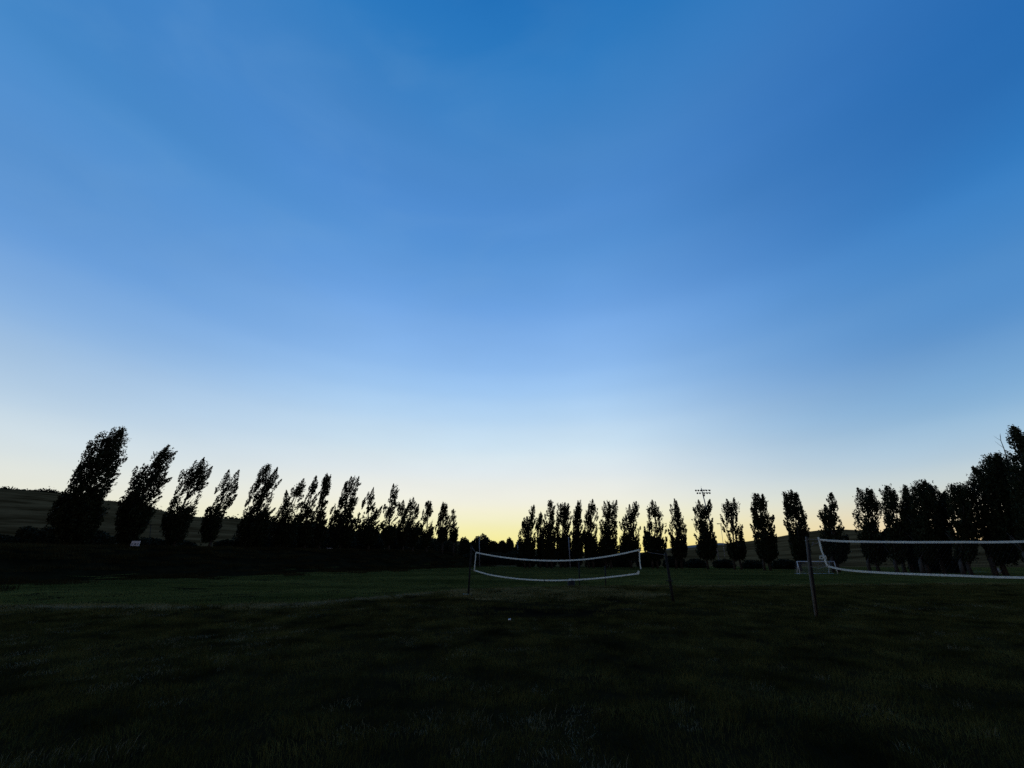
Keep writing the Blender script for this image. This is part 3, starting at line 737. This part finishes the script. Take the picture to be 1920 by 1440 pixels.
# ------------------------------------------------------------------ white sign board
Ys = 62.0; zs0, zs1 = py_z(1024, Ys), py_z(1014.3, Ys)
x0, x1 = px_x(244, Ys, zs0), px_x(260, Ys, zs0)
gs = float(ground_z((x0 + x1) / 2, Ys))
root = thing('notice_board', ((x0 + x1) / 2, Ys, gs), 'small white sign board with three dark marks beneath the left poplars', 'sign')
hw_, hh = (x1 - x0) / 2, (zs1 - zs0) / 2; zc = (zs0 + zs1) / 2 - gs
MB().box((0, 0, zc), (hw_, .02, hh)).build('board', M['board'], root)
for sx in (-1, 1): MB().box((sx * (hw_ - .05), .06, (zc + hh - .05) / 2 - .1), (.045, .035, (zc + hh - .05) / 2 + .1)).build('leg', M['post'], root)
for x, w_, h_ in ((-.42, .13, .06), (.02, .17, .10), (.42, .07, .13)):
    e = MB(); n = 12
    vs_ = [(x + w_ * math.cos(2 * math.pi * i / n), -.024, zc - .06 + h_ * math.sin(2 * math.pi * i / n)) for i in range(n)]
    vs_ += [(p[0], -.0205, p[2]) for p in vs_]
    e.add(vs_, [list(range(n))] + [[i, n + i, n + (i + 1) % n, (i + 1) % n] for i in range(n)])
    e.build('marking', M['ink'], root)

# ------------------------------------------------------------------ football goal
Yg = 74.0; zg = float(ground_z(55, Yg))
gx0, gx1 = px_x(1501, Yg, zg), px_x(1571.5, Yg, zg); gh = py_z(1053, Yg) - zg
root = thing('football_goal', ((gx0 + gx1) / 2, Yg, zg), 'white football goal frame on the far grass, behind the tall grey post', 'goal')
w2 = (gx1 - gx0) / 2; dp = 1.5; rr = .06
for sx in (-1, 1):
    MB().tube([(sx * w2, 0, -.05), (sx * w2, 0, gh + rr)], rr, 10).build('goal_post', M['white'], root, True)
    MB().tube([(sx * w2, .04, .05), (sx * w2, dp, .05)], rr * .8, 8).build('ground_bar', M['white'], root)
    MB().tube([(sx * (w2 - .45), dp - .02, .05), (sx * (w2 - .45), .55, gh - .03)], rr * .8, 8).build('back_stay', M['white'], root)
MB().tube([(-w2, 0, gh), (w2, 0, gh)], rr * 1.15, 10).build('crossbar', M['white'], root, True)
MB().tube([(-w2, dp, .05), (w2, dp, .05)], rr * 1.1, 8).build('rear_bar', M['white'], root)
mb = MB()
for x in np.linspace(-w2 + .05, w2 - .05, 46):
    mb.strap([(x, .03, gh - .05), (x, .55, gh - .06), (x, dp - .03, .1)], .004, .003, (1, 0, 0))
for f in np.linspace(0, 1, 16):
    mb.strap([(-w2 + .05, .55 + (dp - .58) * f, gh - .06 - (gh - .16) * f), (w2 - .05, .55 + (dp - .58) * f, gh - .06 - (gh - .16) * f)], .004, .003, (0, .3, 1))
o = mb.build('goal_net', M['rope'], root); o['kind'] = 'stuff'

# ------------------------------------------------------------------ small pale things under the trees
Yq = 76.0; xq = px_x(1872, Yq, LOW); zq = float(ground_z(xq, Yq))
root = thing('bench', (xq, Yq, zq), 'small pale bench between dark trunks near the right edge', 'bench')
MB().box((0, 0, .42), (.75, .25, .05)).build('seat', M['concrete'], root)
for sx in (-1, 1): MB().box((sx * .55, 0, .18), (.09, .2, .19)).build('leg', M['concrete'], root)
MB().box((.1, .26, .78), (.72, .03, .22)).build('backrest', M['concrete'], root)
Yq = 104.0; xq = px_x(616, Yq, 3.4); zq = float(ground_z(xq, Yq))
root = thing('bench', (xq, Yq, zq), 'tiny pale bench under the slim poplar with two close tips', 'bench')
MB().box((0, 0, .45), (.62, .22, .06)).build('seat', M['board'], root)
for sx in (-1, 1): MB().box((sx * .45, 0, .19), (.06, .18, .2)).build('leg', M['post'], root)

# pale dirt track climbing behind the right-hand trees
tr = np.array([(px_x(p, Y, LOW), Y) for p, Y in ((1800, 116), (1812, 104), (1824, 93), (1838, 83))])
vsT = []
for i, (x, y) in enumerate(tr):
    d = tr[min(i + 1, 3)] - tr[max(i - 1, 0)]; d /= np.linalg.norm(d); nn = np.array((-d[1], d[0]))
    for s in (-1, 1):
        q = np.array((x, y)) + nn * s * 1.6; vsT.append((q[0], q[1], float(ground_z(q[0], q[1])) + .05))
o = mesh_obj('dirt_track', vsT, [[0, 1, 3, 2], [2, 3, 5, 4], [4, 5, 7, 6]], M['track']); o['kind'] = 'structure'

# ------------------------------------------------------------------ litter on the lawn
d = ray(955, 1167); tq = -EYE / d[2]; xq, yq = d[0] * tq, d[1] * tq
zq = float(ground_z(xq, yq))
MBc = MB()
root = thing('paper_cup', (xq, yq, zq + .075), 'small white crumpled cup lying on the grass before the bare patch', 'cup')
MB().tube([(-.03, 0, .0), (.0, .0, .002), (.038, .006, .006)], [.017, .020, .026], 12).build('cup_body', M['board'], root, True)
MB().tube([(.036, .006, .006), (.041, .006, .006)], [.028, .028], 12).build('rim', M['board'], root)

# ------------------------------------------------------------------ bare patch, grass
def ellipse_in(X, Y):
    return ((X - .85) / 2.25) ** 2 + ((Y - 14.9) / 1.5) ** 2 + .35 * wob2(X, Y, 2.2, 5) + .2 * wob2(X, Y, 6, 15)

a = np.linspace(0, 2 * math.pi, 64, endpoint=False)
vsP = [(.9, 14.9, float(ground_z(.9, 14.9)) + .012)]
for f in (.25, .5, .75, 1.0):
    for t in a:
        rr_ = f * (1 + .07 * math.sin(3 * t + .6) + .05 * math.sin(7 * t))
        x, y = .85 + 2.6 * rr_ * math.cos(t), 14.9 + 1.75 * rr_ * math.sin(t)
        vsP.append((x, y, float(ground_z(x, y)) + .012))
fsP = [[0, 1 + i, 1 + (i + 1) % 64] for i in range(64)]
for k in range(3):
    for i in range(64):
        fsP.append([1 + k * 64 + i, 65 + k * 64 + i, 65 + k * 64 + (i + 1) % 64, 1 + k * 64 + (i + 1) % 64])
o = mesh_obj('bare_soil_patch', vsP, fsP, M['bare'], smooth=True); o['kind'] = 'structure'

def blade_patch(name, n, rad, h, w, lean, m):
    """one clump mesh of n separate bent blades inside a disc"""
    r = rad * np.sqrt(rng.random(n)); t = rng.uniform(0, 6.28, n)
    P = np.stack([r * np.cos(t), r * np.sin(t), np.full(n, -.01)], 1)
    a = rng.uniform(0, 6.28, n); hh_ = rng.uniform(h[0], h[1], n) * (.6 + .8 * rng.random(n))
    wv = np.stack([np.cos(a), np.sin(a), 0 * a], 1) * (w * rng.uniform(.6, 1.2, n))[:, None] / 2
    ld = rng.uniform(0, 6.28, n); lv = np.stack([np.cos(ld), np.sin(ld), 0 * ld], 1) * (hh_ * lean * rng.random(n))[:, None]
    lv[:, 0] += hh_ * lean * .35
    up = np.zeros((n, 3)); up[:, 2] = hh_
    V = np.stack([P - wv, P + wv, P + up * .6 + lv * .35 + wv * .7, P + up * .6 + lv * .35 - wv * .7, P + up + lv], 1).reshape(-1, 3)
    b = np.arange(n) * 5
    faces = np.concatenate([np.stack([b, b + 1, b + 2, b + 3], 1)])
    tri = np.stack([b + 3, b + 2, b + 4], 1)
    me = bpy.data.meshes.new(name)
    me.vertices.add(len(V)); me.vertices.foreach_set('co', V.astype(np.float32).ravel())
    loops = np.concatenate([faces.ravel(), tri.ravel()]).astype(np.int32)
    me.loops.add(len(loops)); me.loops.foreach_set('vertex_index', loops)
    me.polygons.add(2 * n)
    me.polygons.foreach_set('loop_start', np.concatenate([np.arange(n) * 4, 4 * n + np.arange(n) * 3]).astype(np.int32))
    me.update(calc_edges=True); me.materials.append(m)
    return bpy.data.objects.new(name, me)

def scatter(name, label, pts, clump, smin, smax):
    """grass: one object that carries a clump on every point (uncountable ground cover)"""
    me = bpy.data.meshes.new(name); me.from_pydata([tuple(p) for p in pts.tolist()], [], [])
    o = bpy.data.objects.new(name, me); col.objects.link(o); o['kind'] = 'stuff'; o['label'] = label
    ng = bpy.data.node_groups.new(name, 'GeometryNodeTree')
    ng.interface.new_socket('Geometry', in_out='INPUT', socket_type='NodeSocketGeometry')
    ng.interface.new_socket('Geometry', in_out='OUTPUT', socket_type='NodeSocketGeometry')
    gi, go = ng.nodes.new('NodeGroupInput'), ng.nodes.new('NodeGroupOutput')
    m2p = ng.nodes.new('GeometryNodeMeshToPoints'); iop = ng.nodes.new('GeometryNodeInstanceOnPoints')
    oi = ng.nodes.new('GeometryNodeObjectInfo'); oi.inputs['Object'].default_value = clump
    rv = ng.nodes.new('FunctionNodeRandomValue'); rv.data_type = 'FLOAT_VECTOR'
    rv.inputs[0].default_value = (-.06, -.06, 0); rv.inputs[1].default_value = (.06, .06, 6.283)
    sv = ng.nodes.new('FunctionNodeRandomValue'); sv.data_type = 'FLOAT_VECTOR'
    sv.inputs[0].default_value = (smin, smin, smin * .8); sv.inputs[1].default_value = (smax, smax, smax * 1.15)
    L_ = ng.links.new
    L_(gi.outputs[0], m2p.inputs['Mesh']); L_(m2p.outputs[0], iop.inputs['Points']); L_(oi.outputs['Geometry'], iop.inputs['Instance'])
    L_(rv.outputs[0], iop.inputs['Rotation']); L_(sv.outputs[0], iop.inputs['Scale']); L_(iop.outputs[0], go.inputs[0])
    md = o.modifiers.new('scatter', 'NODES'); md.node_group = ng
    return o

def spots(y0, y1, step, pad, half=1.62, sel=None, jit=.45):
    ys = np.arange(y0, y1, step); out = []
    for y in ys:
        X = np.arange(-half * (y + 2) - pad, half * (y + 2) + pad, step)
        out.append(np.stack([X + rng.uniform(-jit, jit, len(X)) * step, y + rng.uniform(-jit, jit, len(X)) * step], 1))
    q = np.concatenate(out)
    q = q[ellipse_in(q[:, 0], q[:, 1]) > 1]
    if sel is not None: q = q[sel(q[:, 0], q[:, 1])]
    return np.column_stack([q, ground_z(q[:, 0], q[:, 1])])

crestY = lambda X: np.interp(X, CREST[:, 0], CREST[:, 1])
uu = lambda X, Y: (X - TOE_A[0]) * TOE_N[0] + (Y - TOE_A[1]) * TOE_N[1]
near_clump = blade_patch('lawn_clump', 420, .42, (.03, .075), .006, .9, M['grass'])
mid_clump = blade_patch('lawn_clump_mid', 700, .95, (.04, .085), .012, .9, M['grass'])
field_clump = blade_patch('field_clump', 800, 2.0, (.05, .10), .03, .8, M['field'])
crest_clump = blade_patch('crest_clump', 700, .95, (.04, .09), .012, .9, M['crest'])
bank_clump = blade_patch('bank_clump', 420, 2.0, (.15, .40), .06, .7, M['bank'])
tall_clump = blade_patch('tall_tuft', 60, .13, (.06, .12), .006, .8, M['grass'])
dry_clump = blade_patch('dry_tuft', 26, .10, (.05, .10), .004, 1.0, M['dry'])
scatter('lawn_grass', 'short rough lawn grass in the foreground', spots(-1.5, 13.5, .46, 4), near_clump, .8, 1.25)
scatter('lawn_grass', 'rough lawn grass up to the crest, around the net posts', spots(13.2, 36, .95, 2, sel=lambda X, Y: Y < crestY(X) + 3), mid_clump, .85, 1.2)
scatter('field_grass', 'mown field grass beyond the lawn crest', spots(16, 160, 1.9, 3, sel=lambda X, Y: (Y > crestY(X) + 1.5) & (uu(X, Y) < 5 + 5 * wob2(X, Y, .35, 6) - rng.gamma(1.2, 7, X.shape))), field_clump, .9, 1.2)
moundish = lambda X, Y: np.exp(-(((X - 1.5) / 5.5) ** 2 + ((Y - 22.5) / 4) ** 2)) + .35 * wob2(X, Y, .6, 13)
scatter('crest_grass', 'paler grass along the lawn crest and the low mound',
        spots(13, 34, .95, 2, sel=lambda X, Y: ((np.abs(Y - crestY(X) - .3) < .9) | (moundish(X, Y) > .38)) & (Y < crestY(X) + 1.6)), crest_clump, .9, 1.25)
scatter('bank_grass', 'long dark grass on the left bank', spots(24, 180, 2.2, 3, sel=lambda X, Y: (uu(X, Y) > 2 + rng.normal(0, 6, X.shape)) & (uu(X, Y) < 32) & (X < -8)), bank_clump, .9, 1.3)
line_clump = blade_patch('pale_line_clump', 110, .20, (.07, .12), .008, 1.0, M['dry'])  # pale blades for a thin line along the crest
xs_ = np.concatenate([np.arange(-32, 2, .17), np.arange(-32, -1, .22)])
qw = np.column_stack([xs_ + rng.normal(0, .1, len(xs_)), crestY(xs_) - .1 + rng.normal(0, .13, len(xs_))])
qw = qw[rng.random(len(qw)) < .55 + .35 * np.sin(qw[:, 0] * .7)]
scatter('pale_line_grass', 'thin pale line of grass along the lawn crest, left of the nearer net', np.column_stack([qw, ground_z(qw[:, 0], qw[:, 1])]), line_clump, .8, 1.2)
light_clump = blade_patch('pale_lawn_clump', 80, .24, (.03, .060), .005, 1.0, M['dry'])
q = spots(2.6, 18, .42, 1); q = q[(wob2(q[:, 0], q[:, 1], .8, 17) + .5 * wob2(q[:, 0], q[:, 1], 2.6, 31) + rng.normal(0, .22, len(q)) > .34)]
scatter('pale_grass', 'paler grass blades mottled through the foreground lawn', q, light_clump, .6, 1.3)
q = spots(2.8, 16, .8, 1); q = q[(wob2(q[:, 0], q[:, 1], .9, 21) > .16)]
scatter('grass_tufts', 'longer grass tufts scattered over the lawn', q, tall_clump, .7, 1.4)
q = spots(2.8, 20, 1.0, 1); q = q[(wob2(q[:, 0], q[:, 1], .7, 27) + rng.normal(0, .15, len(q)) > .18)]
scatter('dry_tufts', 'sparse pale dry stalks in the lawn', q, dry_clump, .6, 1.2)
